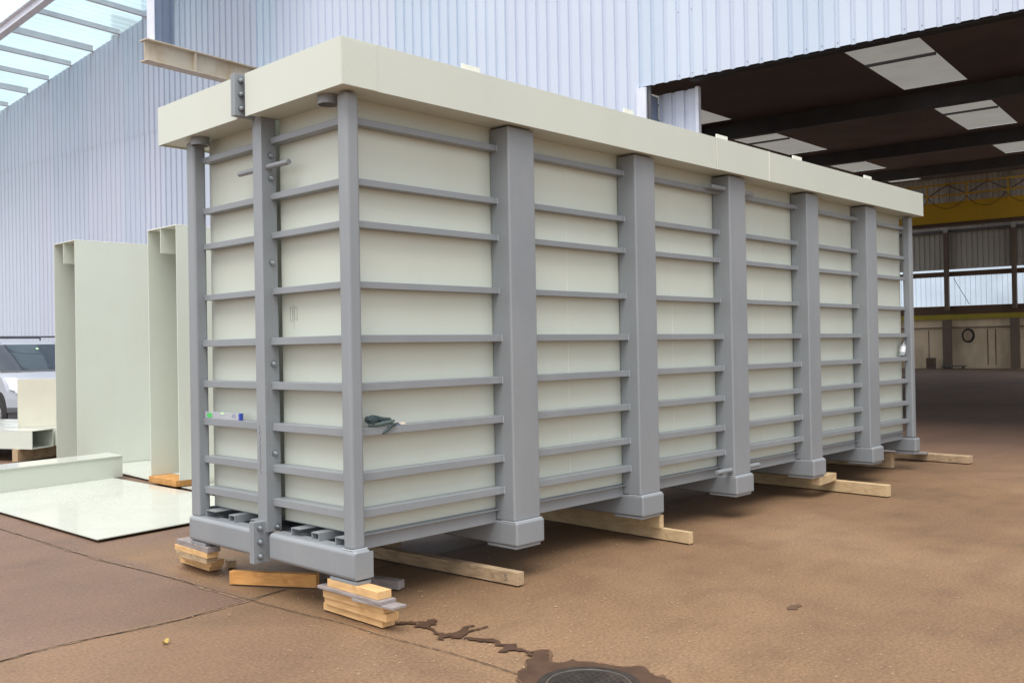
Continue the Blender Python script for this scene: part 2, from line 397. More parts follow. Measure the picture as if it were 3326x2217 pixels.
# ------------------------------------------------------------------ the tank
T = empty('steel_tank', (4.3, 1.0, 0), 'huge cream rectangular tank in a grey steel frame of posts and rails, raised on timbers', 'tank')
ZB, ZT = .49, 3.172
XE, YE = 8.74, 1.965                    # outer frame corner
# walls (two halves with a gap between them)
def walls(y0, y1, end_sub):
    BX('wall_panel', 'cream', T, .15, .156, y0, y1, ZB, 3.44)
    BX('wall_panel', 'cream', T, .157, 8.68, y0, y0+.006, ZB, 3.44)
    BX('wall_panel', 'cream', T, .157, 8.68, y1-.006, y1, ZB, 3.44)
    BX('wall_panel', 'cream', T, 8.675, 8.681, y0+.007, y1-.007, ZB, 3.44)
    BX('floor_plate', 'grey', T, .152, 8.678, y0+.002, y1-.002, ZB-.006, ZB-.001)
walls(.168, .950, 0); walls(1.045, 1.890, 1)
mb = MB()
for x in (3.62, 5.2, 2.2, 8.0): BX('panel_seam', 'cream_edge', T, x-.0025, x+.0025, .1662, .1679, ZB, 3.17)
# posts
BX('corner_post', 'grey', T, 0, .098, 0, .098, .425, ZT, bev=.022, seg=5)
BX('corner_post', 'grey', T, 0, .098, 1.85, YE, .425, ZT, bev=.02, seg=5)
BX('middle_post', 'grey', T, 0, .112, .935, 1.045, .425, ZT+.05, bev=.003)
BX('corner_post', 'grey', T, 8.64, XE, .022, .12, .405, ZT, bev=.02, seg=5)
BX('corner_post', 'grey', T, 8.64, XE, 1.85, YE, .405, ZT, bev=.02, seg=5)
COLX = [(1.370, 1.642), (2.848, 3.126), (4.298, 4.588), (5.816, 6.077), (7.269, 7.552)]
for a, b_ in COLX:
    BX('column', 'grey', T, a, b_, -.0225, .165, .403, ZT, bev=.014, seg=4)
    BX('column', 'grey', T, a, b_, 1.893, 2.08, .403, ZT, bev=.014, seg=3)
# rails
RZ = [3.051, 2.678, 2.418, 2.045, 1.715, 1.420, 1.145, .870, .646]
bays = [(.098, 1.370), (1.642, 2.848), (3.126, 4.298), (4.588, 5.816), (6.077, 7.269), (7.552, 8.64)]
first = {}
for i, z in enumerate(RZ):
    up = i < 4; h = .0425 if up else .050
    for x0, x1 in bays:
        o = BX('rail', 'grey', T, x0+.001, x1-.001, .090 if up else .070, .1665, z-h, z, bev=.004)
    BX('rail', 'grey', T, .068 if up else .050, .1485, .0985, .934, z-h, z, bev=.004)
    BX('rail', 'grey', T, .068 if up else .050, .1485, 1.046, 1.849, z-h, z, bev=.004)
# small weld scars at the rail ends
mb = MB()
for i, z in enumerate(RZ):
    up = i < 4; h = .0425 if up else .050; xf = .068 if up else .050; yf = .09 if up else .07
    for yy in (.9335, 1.8485):
        for q in range(2):
            zz = z-h*random.uniform(.02, .98); mb.box(xf-.0022, xf+.004, yy-.003, yy, zz-.0025, zz+.0025)
    for a, b_ in COLX:
        mb.box(a-.0035, a, yf-.0022, yf+.004, z-h, z)
mb.build('weld_bead', 'pale_weld', T)
# base frame
mb = MB().box(-.02, .112, -.045, .900, .25, .432); mb.build('cross_beam', 'grey', T, .030, 5)
mb = MB().box(-.02, .112, 1.012, 1.975, .25, .432); mb.build('cross_beam', 'grey', T, .030, 5)
BX('beam_end_cap', 'grey', T, -.021, .113, -.0505, -.0455, .262, .42, bev=.002)
for a, b_ in COLX:
    BX('cross_beam', 'grey', T, a-.010, b_+.010, -.052, 2.1, .235, .4025, bev=.016, seg=4)
BX('cross_beam', 'grey', T, 8.62, 8.765, -.012, 2.0, .235, .4045, bev=.02, seg=4)
mb = MB().box(-.014, .106, -.042, .892, .4315, .4365); 
# weld lips round the column feet, coloured pale like an edge highlight
for a, b_ in COLX:
    mb = MB().box(a-.008, b_+.008, -.0315, -.0225, .4005, .408).box(a-.008, a, -.031, .10, .4005, .407)
    mb.build('weld_bead', 'pale_weld', T, .003)
mb = MB().box(-.006, .104, -.008, 0, .4285, .4345).box(-.010, -.002, -.008, .1, .4285, .4335); mb.build('weld_bead', 'pale_weld', T, .002)
# side channels
ends = [.10]+[v for ab in COLX for v in ab]+[8.64]
for k in range(0, len(ends), 2):
    x0, x1 = ends[k]+(.0 if k else 0), ends[k+1]-.0015
    if k: x0 += .0015
    mb = MB().box(x0, x1, .155, .163, .386, .486).box(x0, x1, .163, .21, .480, .486).box(x0, x1, .163, .21, .386, .392)
    mb.build('side_channel', 'grey', T, .0015)
# floor tubes resting on the cross beams, their open ends on show
def rect_tube(y0, y1, z0, z1, t=.006, x0=.03, x1=8.6):
    mb = MB(); mb.box(x0, x1, y0, y1, z0, z0+t); mb.box(x0, x1, y0, y1, z1-t, z1); mb.box(x0, x1, y0, y0+t, z0+t, z1-t); mb.box(x0, x1, y1-t, y1, z0+t, z1-t)
    return mb
for y0, y1 in ((.39, .47), (1.40, 1.48)): rect_tube(y0, y1, .433, .482).build('floor_tube', 'grey', T)
for y0, y1, sgn in ((.60, .70, 1), (.12, .22, 1), (1.10, 1.19, 1), (1.66, 1.80, 1)):
    mb = MB().box(.03, 8.6, y1-.006, y1, .433, .482).box(.03, 8.6, y0, y1-.006, .477, .482)
    mb.build('floor_channel', 'grey', T)
BX('floor_plate', 'grey', T, .152, 8.678, .952, 1.042, ZB-.006, ZB-.001)  # added strip closing the gap between the halves, keeps light from falling beneath
BX('side_channel', 'grey', T, .10, 8.64, 1.895, 1.903, .392, .486)
BX('shading_tray', 'grey', T, .14, 8.62, .215, 1.893, .4055, .411)  # added sheet that shuts off the lit ground, so the floor gap stays dark
# pads
for a, b_ in COLX: BX('foot_pad', 'grey', T, a+.0, b_-.02, -.035, .25, .215, .2345, bev=.002)
BX('foot_pad', 'grey', T, -.012, .10, -.042, .22, .2305, .2495, bev=.002)
BX('foot_pad', 'grey', T, -.012, .10, 1.74, 1.95, .2305, .2495, bev=.002)
BX('foot_pad', 'grey', T, 8.63, 8.75, 0, .25, .205, .2345, bev=.002)
# rim (deep folded fascia)
F0, F1 = ZT, 3.455
def rimx(name, y0, y1, x=-.1):       # along the short side
    mb = MB().box(x, x+.008, y0, y1, F0, F1); mb.box(x+.008, .149, y0, y1, F0+.012, F0+.018); mb.box(x+.008, .149, y0, y1, F1-.012, F1-.004)
    mb.build(name, 'cream', T, .0015)
rimx('rim_fascia', -.0915, .962); rimx('rim_fascia', 1.062, 2.19)
def rimy(x0, x1, y=-.1):
    MB().box(x0, x1, y, y+.008, F0, F1).build('rim_fascia', 'cream', T, .0015)
rimy(-.1, 3.958); rimy(3.960, 4.898, -.104); rimy(4.900, 8.78)
BX('rim_soffit', 'cream', T, .1495, 8.772, -.0915, .167, F0+.012, F0+.018)
BX('rim_top', 'cream', T, .1495, 8.772, -.0915, .167, F1-.012, F1-.004)
BX('rim_fascia', 'cream', T, 8.772, 8.78, -.0915, .962, F0, F1)
BX('rim_fascia', 'cream', T, 8.772, 8.78, 1.062, 2.19, F0, F1)
BX('rim_fascia', 'cream', T, -.0915, 8.772, 2.182, 2.19, F0, F1)
BX('rim_soffit', 'cream', T, .1495, 8.772, 1.892, 2.182, F0+.012, F0+.018)
BX('rim_cover_plate', 'cream', T, -.090, .158, -.1035, -.1002, F0+.002, F1-.012, bev=.0008)
mb = MB()
for x in (3.959, 4.899): mb.box(x-.006, x+.003, -.1075, -.1042, F0-.003, F1+.003)
mb.build('rim_seam', 'cream_edge', T)
mb = MB().box(.1585, .1605, -.1032, -.1002, F0, F1); mb.build('rim_seam', 'cream_edge', T)
# rim joint plates + bolts
BX('joint_plate', 'grey', T, -.148, .10, 1.036, 1.060, 3.182, 3.460, bev=.002)
jp = BX('joint_plate', 'grey', T, -.148, .10, 1.008, 1.0345, 3.182, 3.460, bev=.002)
jl2 = BX('joint_plate', 'grey', T, -.090, .03, .985, 1.010, .228, .500, bev=.002)
jl = BX('joint_plate', 'grey', T, -.090, .03, .955, .9835, .228, .500, bev=.002)
def bolt(x, y, z, par, r=.0165):
    w = MB().tube((x, y, z), (x, y-.004, z), r*1.25, 20).build('washer', 'washer', par, smooth=40) if par != T else None
    if par == T: MB().tube((x, y, z), (x, y-.0045, z), r*1.45, 20).build('washer', 'washer', par, smooth=40)
    mb = MB().tube((x, y-.004, z), (x, y-.016, z), r, 6).tube((x, y-.016, z), (x, y-.026, z), r*.52, 12)
    mb.build('bolt', 'bolt', par, .0012, 1)
for z in (3.415, 3.325, 3.230): bolt(-.105, 1.008, z, jp)
for z in (.462, .370, .275): bolt(-.045, .955, z, jl, .018)
for z in (2.930, 2.780, 2.215, 1.540, .945): bolt(.066, .935, z, T, .0155)
bolt(.075, .935, .455, T, .0155)
# lifting rods
for ya, yb in ((.68, .934), (1.046, 1.29)): MB().tube((.045, ya, 2.852), (.045, yb, 2.852), .0185, 20).build('lifting_rod', 'grey', T, .002, 2, smooth=50)
for xa, xb in ((4.05, 4.297), (4.589, 4.80)): MB().tube((xa, .015, .462), (xb, .015, .462), .021, 20).build('lifting_rod', 'grey', T, .002, 2, smooth=50)
for xa, xb in ((4.06, 4.297), (4.589, 4.80)): MB().tube((xa, .03, 3.05), (xb, .03, 3.05), .021, 20).build('lifting_rod', 'grey', T, .002, 2, smooth=50)
# pipe stubs below the rim
for y in (.205, 1.785):
    MB().pipe((.02, y, 3.126), (.02, y, 3.184), .066, .060, 32).build('pipe_stub', 'grey', T, smooth=40)
# lugs on the rim
for a, b_ in ((1.0, 1.17), (2.80, 2.93), (4.20, 4.39), (5.66, 5.85), (7.38, 7.58)):
    MB().box(a, b_, .04, .052, F1-.003, 3.545).box(a+.02, a+.03, .0, .04, F1-.003, 3.50).build('rim_lug', 'cream_edge', T, .001)
# pencil sketch and marker scrawl
mb = MB(); X = .1492
def sk(pts, r=.0011):
    mb.path([(X, .848-.00345*0-u*.00335, 1.915-v*.00315) for u, v in pts], r, 5)
k = .0171  # zoom px -> source px
def P(l): return [((a-320)/17.43, (b-480)/17.43) for a, b in l]
sk(P([(320, 480), (312, 700), (300, 960), (350, 1005), (410, 1025), (460, 1015)]))
sk(P([(320, 480), (360, 455), (440, 515), (445, 700), (450, 1000)]))
sk(P([(515, 400), (512, 500), (530, 1000), (530, 1220)]), .0007); sk(P([(490, 1250), (555, 1250)]), .0009)
sk(P([(570, 480), (572, 700), (565, 930), (640, 945), (700, 955), (712, 900)])); sk(P([(600, 450), (650, 500), (730, 515), (722, 640), (712, 955)]))
mb.build('pencil_sketch', 'pencil', T)
mb = MB(); rnd = random.Random(5); zz = 1.13; pts = []
while zz > .80:
    pts.append((-.0012, 1.006+rnd.uniform(-.009, .009), zz)); zz -= rnd.uniform(.006, .014)
mb.path(pts, .0011, 4).build('marker_scrawl', 'mark', T)

# ------------------------------------------------------------------ timbers
def timber(label, mat, end, ang, L, w, h, z0, group=None, bev=.003, name='timber', cat='timber', tilt=0):
    """end = left front corner of the near end; ang = direction (deg from +Y towards +X) in which it runs away"""
    o = MB().box(0, L, -w, 0, 0, h).build(name, mat, None, bev, 2, loc=(0, 0, 0))
    o.location = (end[0], end[1], z0); o.rotation_euler = (0, R(-tilt), R(90-ang)); o['_o'] = [end[0], end[1], z0]
    return tag(o, label, cat, group)
G = 'timbers packed under the front corner of the tank'
timber('lowest fresh pine block of the stack under the front corner', 'wood', (.026, -.235), 1, .60, .092, .046, .0105, G)
timber('second fresh pine block from the ground under the front corner, sticking out most', 'wood', (.006, -.296), 1, .62, .092, .046, .0575, G)
timber('third fresh pine block from the ground under the front corner, just below the grey boards', 'wood', (.0, -.28), 0, .595, .07, .044, .1045, G)
timber('thin weathered grey board poking out to the right of the front corner stack', 'woodold', (-.024, -.395), -3, .36, .105, .014, .1495, G, .0015)
timber('thin weathered grey board lying full length on the front corner stack below the top block', 'woodold', (-.034, -.293), 0, .62, .12, .0175, .1645, G, .0015)
timber('topmost fresh pine block of the front corner stack, touching the steel pad', 'wood', (-.020, -.255), 1, .506, .10, .047, .1828, G)
G2 = 'timbers packed under the left corner of the tank'
timber('lowest pine block of the stack under the left corner', 'wood', (.095, 1.885), 1, .46, .105, .050, .0105, G2)
timber('wide pine block second from the ground in the left corner stack', 'wood', (.058, 1.79), -1, .47, .108, .044, .061, G2)
timber('split pine block third from the ground in the left corner stack', 'woodworn', (-.015, 1.72), 0, .46, .085, .042, .1055, G2)
timber('worn pine board second from the top of the left corner stack', 'wood', (-.022, 1.70), 1, .50, .090, .041, .148, G2)
timber('weathered grey board on top of the left corner stack, under the steel pad', 'woodold', (-.024, 1.685), 2, .50, .10, .040, .1895, G2)
timber('small dark timber offcut standing beside the left corner stack', 'woodworn', (.235, 1.86), 20, .12, .06, .055, .0105)
timber('short orange pine beam lying askew on the ground under the bolted joint', 'woodorange', (.318, .847), -30.5, .655, .055, .092, .0105, bev=.006)
t = timber('long worn timber marked 5 running out from beneath the first side bay', 'woodworn', (1.235, -.172), -3, 1.9, .068, .088, .0105, bev=.004)
cu = bpy.data.curves.new('number', 'FONT'); cu.body = '5'; cu.size = .065; cu.extrude = .0004
tmp = bpy.data.objects.new('number', cu); COL.objects.link(tmp); bpy.context.view_layer.update()
me = bpy.data.meshes.new_from_object(tmp.evaluated_get(bpy.context.evaluated_depsgraph_get())); bpy.data.objects.remove(tmp)
me.materials.clear(); me.materials.append(M['mark']); no = bpy.data.objects.new('number_mark', me); COL.objects.link(no)
no.parent = t; no.location = (.125, .0008, .022); no.rotation_euler = (R(90), 0, R(180))
timber('grey weathered lath beside its twin on the ground behind the front corner', 'woodold', (.645, .375), -14, .62, .040, .058, .0105, 'grey laths behind the front corner')
timber('grey weathered lath, right one of the pair behind the front corner', 'woodold', (.690, .392), -14, .60, .034, .056, .0105, 'grey laths behind the front corner')
timber('long fresh pine beam on the ground reaching out under the second column', 'woodpale', (3.114, -.303), 3.5, 2.0, .05, .093, .0105, bev=.004)
timber('shorter pine beam stacked on the long beam under the second column', 'woodpale', (3.108, -.02), 2, 1.7, .055, .108, .1045, bev=.004)
timber('long pine beam on the ground reaching out under the fourth column', 'woodpale', (6.37, -.57), 4, 2.2, .09, .118, .0105, bev=.005)
timber('short pine wedge resting on the long beam under the fourth column', 'woodpale', (5.96, .06), 85, .46, .10, .082, .1295, bev=.004)
timber('old brown beam with pale worn patches lying beyond the last post', 'woodworn', (9.60, -.30), 4, 2.3, .16, .095, .0105, bev=.008)
timber('thin grey board lying on the old brown beam at the far post', 'woodold', (9.50, .20), -8, .9, .16, .022, .1065, bev=.002)
timber('pine block supporting the far cross beam of the tank', 'woodworn', (8.63, .3), 0, 1.2, .1, .193, .0105)
# unseen supports that keep the tank up
for x in (1.45, 4.38, 7.35):
    timber('dark support block hidden in the shade under the tank middle', 'woodworn', (x, 1.45), 0, .5, .12, .203, .0105, 'support blocks in the shade under the tank')

# ------------------------------------------------------------------ tools on the rails
L = empty('spirit_level', (.066, 1.595, 1.1455), 'short silver spirit level with green smudge and blue end cap on a rail', 'spirit level')
BX('body', 'alu', L, .056, .078, 1.372, 1.842, 1.1458, 1.192, bev=.0015)
BX('end_cap', 'blue', L, .054, .080, 1.350, 1.3715, 1.1458, 1.194, bev=.002)
BX('vial', 'vial', L, .0535, .079, 1.578, 1.612, 1.178, 1.1932, bev=.003)
mb = MB(); c0 = (1.785-.012, 1.168)
mb.prism([(.0555, c0[0]+.042*math.cos(t_*math.pi/12)*(1+.08*math.sin(5*t_)), c0[1]+.019*math.sin(t_*math.pi/12)) for t_ in range(24)], (-.0004, 0, 0)).build('green_smudge', 'green', L)
mb = MB(); pc = (1.432, 1.172)
arc = [(.0553, pc[0]-.016*math.cos(a), pc[1]+.0165*math.sin(a)) for a in [R(v) for v in range(-40, 221, 20)]]
mb.path(arc, .0016, 5); mb.path([(.0553, 1.462, 1.175), (.0553, 1.455, 1.170), (.0553, 1.462, 1.165)], .0012, 5); mb.path([(.0553, 1.430, 1.160), (.0553, 1.430, 1.178)], .001, 5)
mb.build('printed_logo', 'printblue', L)

def blob(name, mat, parent, caps, vox=.0022):
    """organic shape from tapered capsules, fused by a remesh"""
    bm = bmesh.new(); O = Vector(parent['_o'])
    for a, b_, ra, rb in caps:
        a = Vector(a)-O+Vector((.017, -.004, .002)); b_ = Vector(b_)-O+Vector((.017, -.004, .002)); n = 7; ra *= 1.12; rb *= 1.12
        for k_ in range(n+1):
            t_ = k_/n; r = ra+(rb-ra)*t_
            bmesh.ops.create_icosphere(bm, subdivisions=2, radius=r, matrix=Matrix.Translation(a.lerp(b_, t_)))
    me = bpy.data.meshes.new(name); bm.to_mesh(me); bm.free(); me.materials.append(M[mat])
    o = bpy.data.objects.new(name, me); COL.objects.link(o); o.parent = parent; o['_o'] = list(O)
    md = o.modifiers.new('r', 'REMESH'); md.mode = 'VOXEL'; md.voxel_size = vox; md.use_smooth_shade = True
    sm = o.modifiers.new('s', 'SMOOTH'); sm.iterations = 3; sm.factor = .5
    return o
GP = (.22, .09, 1.1455)
gl = empty('work_gloves', GP, 'pair of dark green work gloves flopped over the long side rail', 'gloves')
y = .098
blob('glove', 'glove', gl, [((.182, y, 1.190), (.275, y, 1.186), .021, .017), ((.215, y, 1.196), (.26, y, 1.192), .020, .016),
    ((.275, y-.004, 1.186), (.345, y-.006, 1.178), .015, .014), ((.172, y-.018, 1.192), (.188, y-.02, 1.170), .010, .010),
    ((.180, y-.022, 1.187), (.225, y-.022, 1.181), .011, .012), ((.173, y-.01, 1.179), (.200, y-.024, 1.171), .011, .011)])
blob('glove', 'glovegrey', gl, [((.180, y-.020, 1.157), (.225, y-.022, 1.156), .0095, .0105), ((.225, y-.024, 1.156), (.285, y-.024, 1.160), .011, .012),
    ((.275, y-.024, 1.163), (.345, y-.024, 1.166), .012, .0135), ((.345, y-.02, 1.170), (.372, y-.018, 1.172), .010, .007)])
blob('glove_finger', 'glove', gl, [((.372, y-.030, 1.150), (.335, .0605, 1.143), .008, .0085), ((.335, .0595, 1.143), (.300, .058, 1.118), .0085, .008), ((.300, .058, 1.118), (.272, .059, 1.100), .008, .0065)])
MB().hexa([(.322, y-.012, 1.172), (.392, y-.016, 1.158), (.402, y+.03, 1.158), (.345, y+.03, 1.180), (.332, y-.010, 1.197), (.398, y-.01, 1.172), (.388, y+.03, 1.190), (.345, y+.03, 1.199)]).build('white_cuff', 'white', gl, .003)
pn = empty('pencil_bundle', (.44, .085, 1.1455), 'pale wooden sticks with dark maroon ends beside the gloves on the rail', 'pencils')
MB().box(.392, .428, .073, .088, 1.1475, 1.159).build('sleeve', 'maroon', pn, .002)
for dz_, x0, x1, yy in ((.0, .440, .484, .072), (.0052, .440, .484, .078), (.007, .428, .484, .088)):
    MB().box(x0, x1, yy, yy+.008, 1.1460+dz_, 1.1505+dz_).build('stick', 'paleWood', pn, .0008)
MB().box(.40, .440, .070, .084, 1.1462, 1.1535).build('sleeve', 'printblue', pn, .002)

# bottle leaning on the sixth rail beside the far post
bo = empty('spray_bottle', (8.50, .10, 1.4205), 'small clear plastic bottle with white label leaning on a rail by the far post', 'bottle')
def lathe(prof, n=24):
    mb = MB(); i0 = 0
    for r, z in prof:
        for k_ in range(n): a = 2*math.pi*k_/n; mb.v.append((r*math.cos(a), r*math.sin(a), z))
    for j in range(len(prof)-1):
        for k_ in range(n): mb.f.append((j*n+k_, j*n+(k_+1) % n, (j+1)*n+(k_+1) % n, (j+1)*n+k_))
    return mb
for nm, mt, pr in (('bottle_body', 'bottle', [(.001, .004), (.03, .004), (.034, .012), (.034, .13), (.028, .15), (.012, .165), (.012, .175), (.001, .175)]),
                   ('paper_label', 'label', [(.0348, .045), (.0348, .12)]), ('cap', 'washer', [(.001, .176), (.0145, .176), (.0145, .20), (.008, .205), (.008, .215), (.001, .215)])):
    o = lathe(pr).build(nm, mt, None, smooth=50, loc=(0, 0, 0)); o.parent = bo; o.rotation_euler = (0, R(24), 0); o.location = (0.014, 0, .010)

# ------------------------------------------------------------------ ground iron and leaf
mh = empty('manhole_cover', (.09, -1.72, 0), 'round wet cast iron manhole cover with rows of small holes', 'manhole cover')
C0 = (.09, -1.72)
MB().pipe((*C0, .0), (*C0, .0135), .250, .212, 64).build('frame_ring', 'iron', mh, .003, 2, smooth=40)
MB().pipe((*C0, .0), (*C0, .0165), .206, .194, 64).build('cover_rim', 'ironrim', mh, .0015, 1, smooth=40)
MB().tube((*C0, .0), (*C0, .0125), .1935, 64).build('cover_plate', 'iron', mh, smooth=40)
mb = MB(); mb2 = MB()
for i in range(-5, 6):
    for j in range(-5, 6):
        x = C0[0]+(i+.5*(j % 2))*.036; yy = C0[1]+j*.033
        if math.hypot(x-C0[0], yy-C0[1]) < .172:
            mb.tube((x, yy, .0126), (x, yy, .0138), .0098, 14); mb2.pipe((x, yy, .0126), (x, yy, .0148), .0115, .0100, 14)
mb.build('drain_hole', 'hole', mh); mb2.build('hole_rim', 'iron', mh, smooth=40)
for lx, ly, rz, lb in ((-.941, .477, .4, 'small curled yellow leaf on the slab left of the timber stack'),):
    mb = MB(); n = 8
    for i in range(n):
        x0 = -.03+.06*i/n; x1 = -.03+.06*(i+1)/n
        w0 = .016*math.sin(math.pi*i/n); w1 = .016*math.sin(math.pi*(i+1)/n); z0 = .010+.010*math.cos(i*.9); z1 = .010+.010*math.cos((i+1)*.9)
        for sg in (-1, 1): mb.face(((x0, 0, z0), (x1, 0, z1), (x1, sg*w1, z1+.006), (x0, sg*w0, z0+.006)))
    mb.tube((.03, 0, .012), (.048, .004, .008), .0012, 5)
    o = mb.build('leaf', 'leaf', loc=(0, 0, 0)); o.location = (lx, ly, .004); o.rotation_euler = (0, 0, rz); tag(o, lb, 'leaf')

# ------------------------------------------------------------------ cream steel parts lying and standing to the left
def frame_obj(o, loc, rz):
    o.location = loc; o.rotation_euler = (0, 0, rz); return o
def u_cover(label, x0, x1, y0, y1, z0, z1, t=.012):
    E = empty('tall_cover', (x0, (y0+y1)/2, z0), label, 'steel cover', 'tall cream covers standing left of the tank')
    BX('side_plate', 'cream', E, x0, x1, y0, y0+t, z0, z1-t, bev=.002)
    BX('side_plate', 'cream', E, x0, x1, y1-t, y1, z0, z1-t, bev=.002)
    BX('back_plate', 'cream', E, x1-t, x1, y0+t+.001, y1-t-.001, z0, z1-t)
    BX('top_plate', 'cream_edge', E, x0, x1, y0, y1, z1-t+.001, z1, bev=.002)
    ym = (y0+y1)/2+.03
    BX('gusset', 'cream', E, x0+.004, x0+.36, ym, ym+t, z1-.31, z1-t)
    BX('gusset', 'cream', E, x0+.30, x0+.312, y0+t+.001, ym-.001, z1-.33, z1-t)
    return E
B = u_cover('taller cream steel cover standing on end nearest the tank, open side towards camera', 2.0, 3.3, 6.06, 6.80, .115, 3.15)
A = u_cover('cream steel cover standing on end further left, with broad plain side plate', 2.08, 4.3, 9.22, 9.98, .036, 3.26)
mb = MB().box(3.7, 3.95, 9.30, 9.312, 3.261, 3.40).box(4.05, 4.29, 9.60, 9.612, 3.261, 3.47).tube((3.8, 9.45, 3.33), (4.25, 9.45, 3.36), .02, 8)
mb.build('lifting_lug', 'cream_edge', A)
timber('orange pine board under the taller standing cover', 'woodorange', (1.98, 6.12), 0, .70, .30, .075, .038)
def sheet(label, pts, z, t, mat='cream_gloss', name='steel_sheet'):
    mb = MB().prism([(x, y_, z) for x, y_ in pts], (0, 0, t)); return tag(mb.build(name, mat, None, .0015), label, 'steel sheet')
sheet('large glossy cream steel sheet lying flat on the ground left of the tank', [(.020, 3.66), (1.93, 3.93), (1.88, 8.45), (-.03, 8.45)], .026, .010)
sheet('second cream steel sheet on the ground under the standing covers', [(2.0, 5.3), (4.6, 5.5), (4.7, 10.6), (2.35, 10.4)], .022, .010)
for x, yy in ((.10, 3.9), (.15, 6.2), (1.1, 5.4), (1.6, 4.2)):
    timber('thin lath packing under the large glossy sheet', 'woodold', (x, yy), 80, .5, .03, .014, .0105, 'laths under the glossy sheet', .001, 'lath', 'lath')
# specks of swarf on the sheet
mb = MB(); rnd = random.Random(3)
for k_ in range(260):
    x = rnd.gauss(.9, .45); yy = rnd.gauss(6.2, .9)
    if .05 < x < 1.85 and 4.2 < yy < 8.3:
        l = rnd.uniform(.004, .016); a = rnd.uniform(0, 3.14); mb.box(x-l, x+l, yy-.0025, yy+.0025, .0365, .0395)
tag(mb.build('swarf', M['white'], loc=(0, 0, 0)), 'white flakes scattered on the large glossy sheet', 'debris', kind='stuff')
# angle piece on the sheet
E = empty('angle_profile', (.8, 7.5, .0365), 'long cream angle profile standing on the glossy sheet with wide top flange', 'steel profile')
d = Vector((-.985, -.17, 0)); n_ = Vector((-.17, .985, 0)); p0 = Vector((2.02, 7.64, 0)); Lg = 4.2; t_ = .010
def q(a, b_, z): v = p0+d*a+n_*b_; return (v.x, v.y, z)
MB().hexa([q(0, 0, .037), q(Lg, 0, .037), q(Lg, t_, .037), q(0, t_, .037), q(0, 0, .298), q(Lg, 0, .298), q(Lg, t_, .298), q(0, t_, .298)]).build('web', 'cream', E)
MB().hexa([q(0, -.015, .299), q(Lg, -.015, .299), q(Lg, .50, .299), q(-.12, .50, .299), q(0, -.015, .311), q(Lg, -.015, .311), q(Lg, .50, .311), q(-.12, .50, .311)]).build('flange', 'cream_gloss', E)
# stack of open box profiles in front of the van
u1 = Vector((-.407, .914, 0)); u2 = Vector((.87, .49, 0)); c1 = Vector((2.0, 10.71, 0))
grp = 'cream box profiles lying side by side before the van'
lb = ['nearest open-ended cream box profile in the row before the van', 'second open-ended cream box profile in the row before the van', 'third cream box profile in the row before the van', 'farthest cream box profile in the row before the van']
for i in range(4):
    o0 = c1+u2*(.50*i)+u1*(-.10 if i else 0); W_, Hh, z0 = .46, .28, .20+(.01 if i % 2 else 0); Lp = 4.5; t_ = .012
    E = empty('box_profile', tuple(o0), lb[i], 'steel profile', grp)
    def qq(a, b_, z): v = o0+u1*a+u2*b_; return (v.x, v.y, z)
    def slab(nm, b0, b1, za, zb, mt='cream', a0=0):
        MB().hexa([qq(a0, b0, za), qq(Lp, b0, za), qq(Lp, b1, za), qq(a0, b1, za), qq(a0, b0, zb), qq(Lp, b0, zb), qq(Lp, b1, zb), qq(a0, b1, zb)]).build(nm, mt, E)
    slab('side_plate', 0, t_, z0, z0+Hh-t_); slab('side_plate', W_-t_, W_, z0, z0+Hh-t_)
    slab('top_plate', 0, W_, z0+Hh-t_+.001, z0+Hh, 'cream_gloss'); slab('bottom_plate', t_+.001, W_-t_-.001, z0, z0+t_)
for k_, a in enumerate((.35, 3.2)):
    v = c1+u1*a-u2*.05
    o = MB().box(0, 2.2, -.1, 0, 0, .187).build('timber', 'woodworn', loc=(0, 0, 0)); o.location = (v.x, v.y, .0105); o.rotation_euler = (0, 0, math.atan2(u2.y, u2.x))
    tag(o, ('squared timber carrying the near ends of the cream box profiles', 'squared timber carrying the far ends of the cream box profiles')[k_], 'timber')
# upright cream board behind them
pv = Vector((2.12, 11.65, 0)); E = empty('upright_panel', (2.5, 11.9, .49), 'cream panel standing upright on the box profiles before the van', 'panel')
def pp(a, b_, z): v = pv+Vector((.80, -.60, 0))*a+Vector((.6, .8, 0))*b_; return (v.x, v.y, z)
MB().hexa([pp(0, 0, .492), pp(1.4, 0, .492), pp(1.4, .03, .492), pp(0, .03, .492), pp(0, 0, 1.25), pp(1.4, 0, 1.25), pp(1.4, .03, 1.25), pp(0, .03, 1.25)]).build('board', paint('beige_board', (.58, .565, .47), .6, .05, 2, .03), E, .003)
MB().hexa([pp(.60, -.002, .492), pp(.606, -.002, .492), pp(.606, 0, .492), pp(.60, 0, .492), pp(.58, -.002, .9), pp(.586, -.002, .9), pp(.586, 0, .9), pp(.58, 0, .9)]).build('seam', 'mark', E)

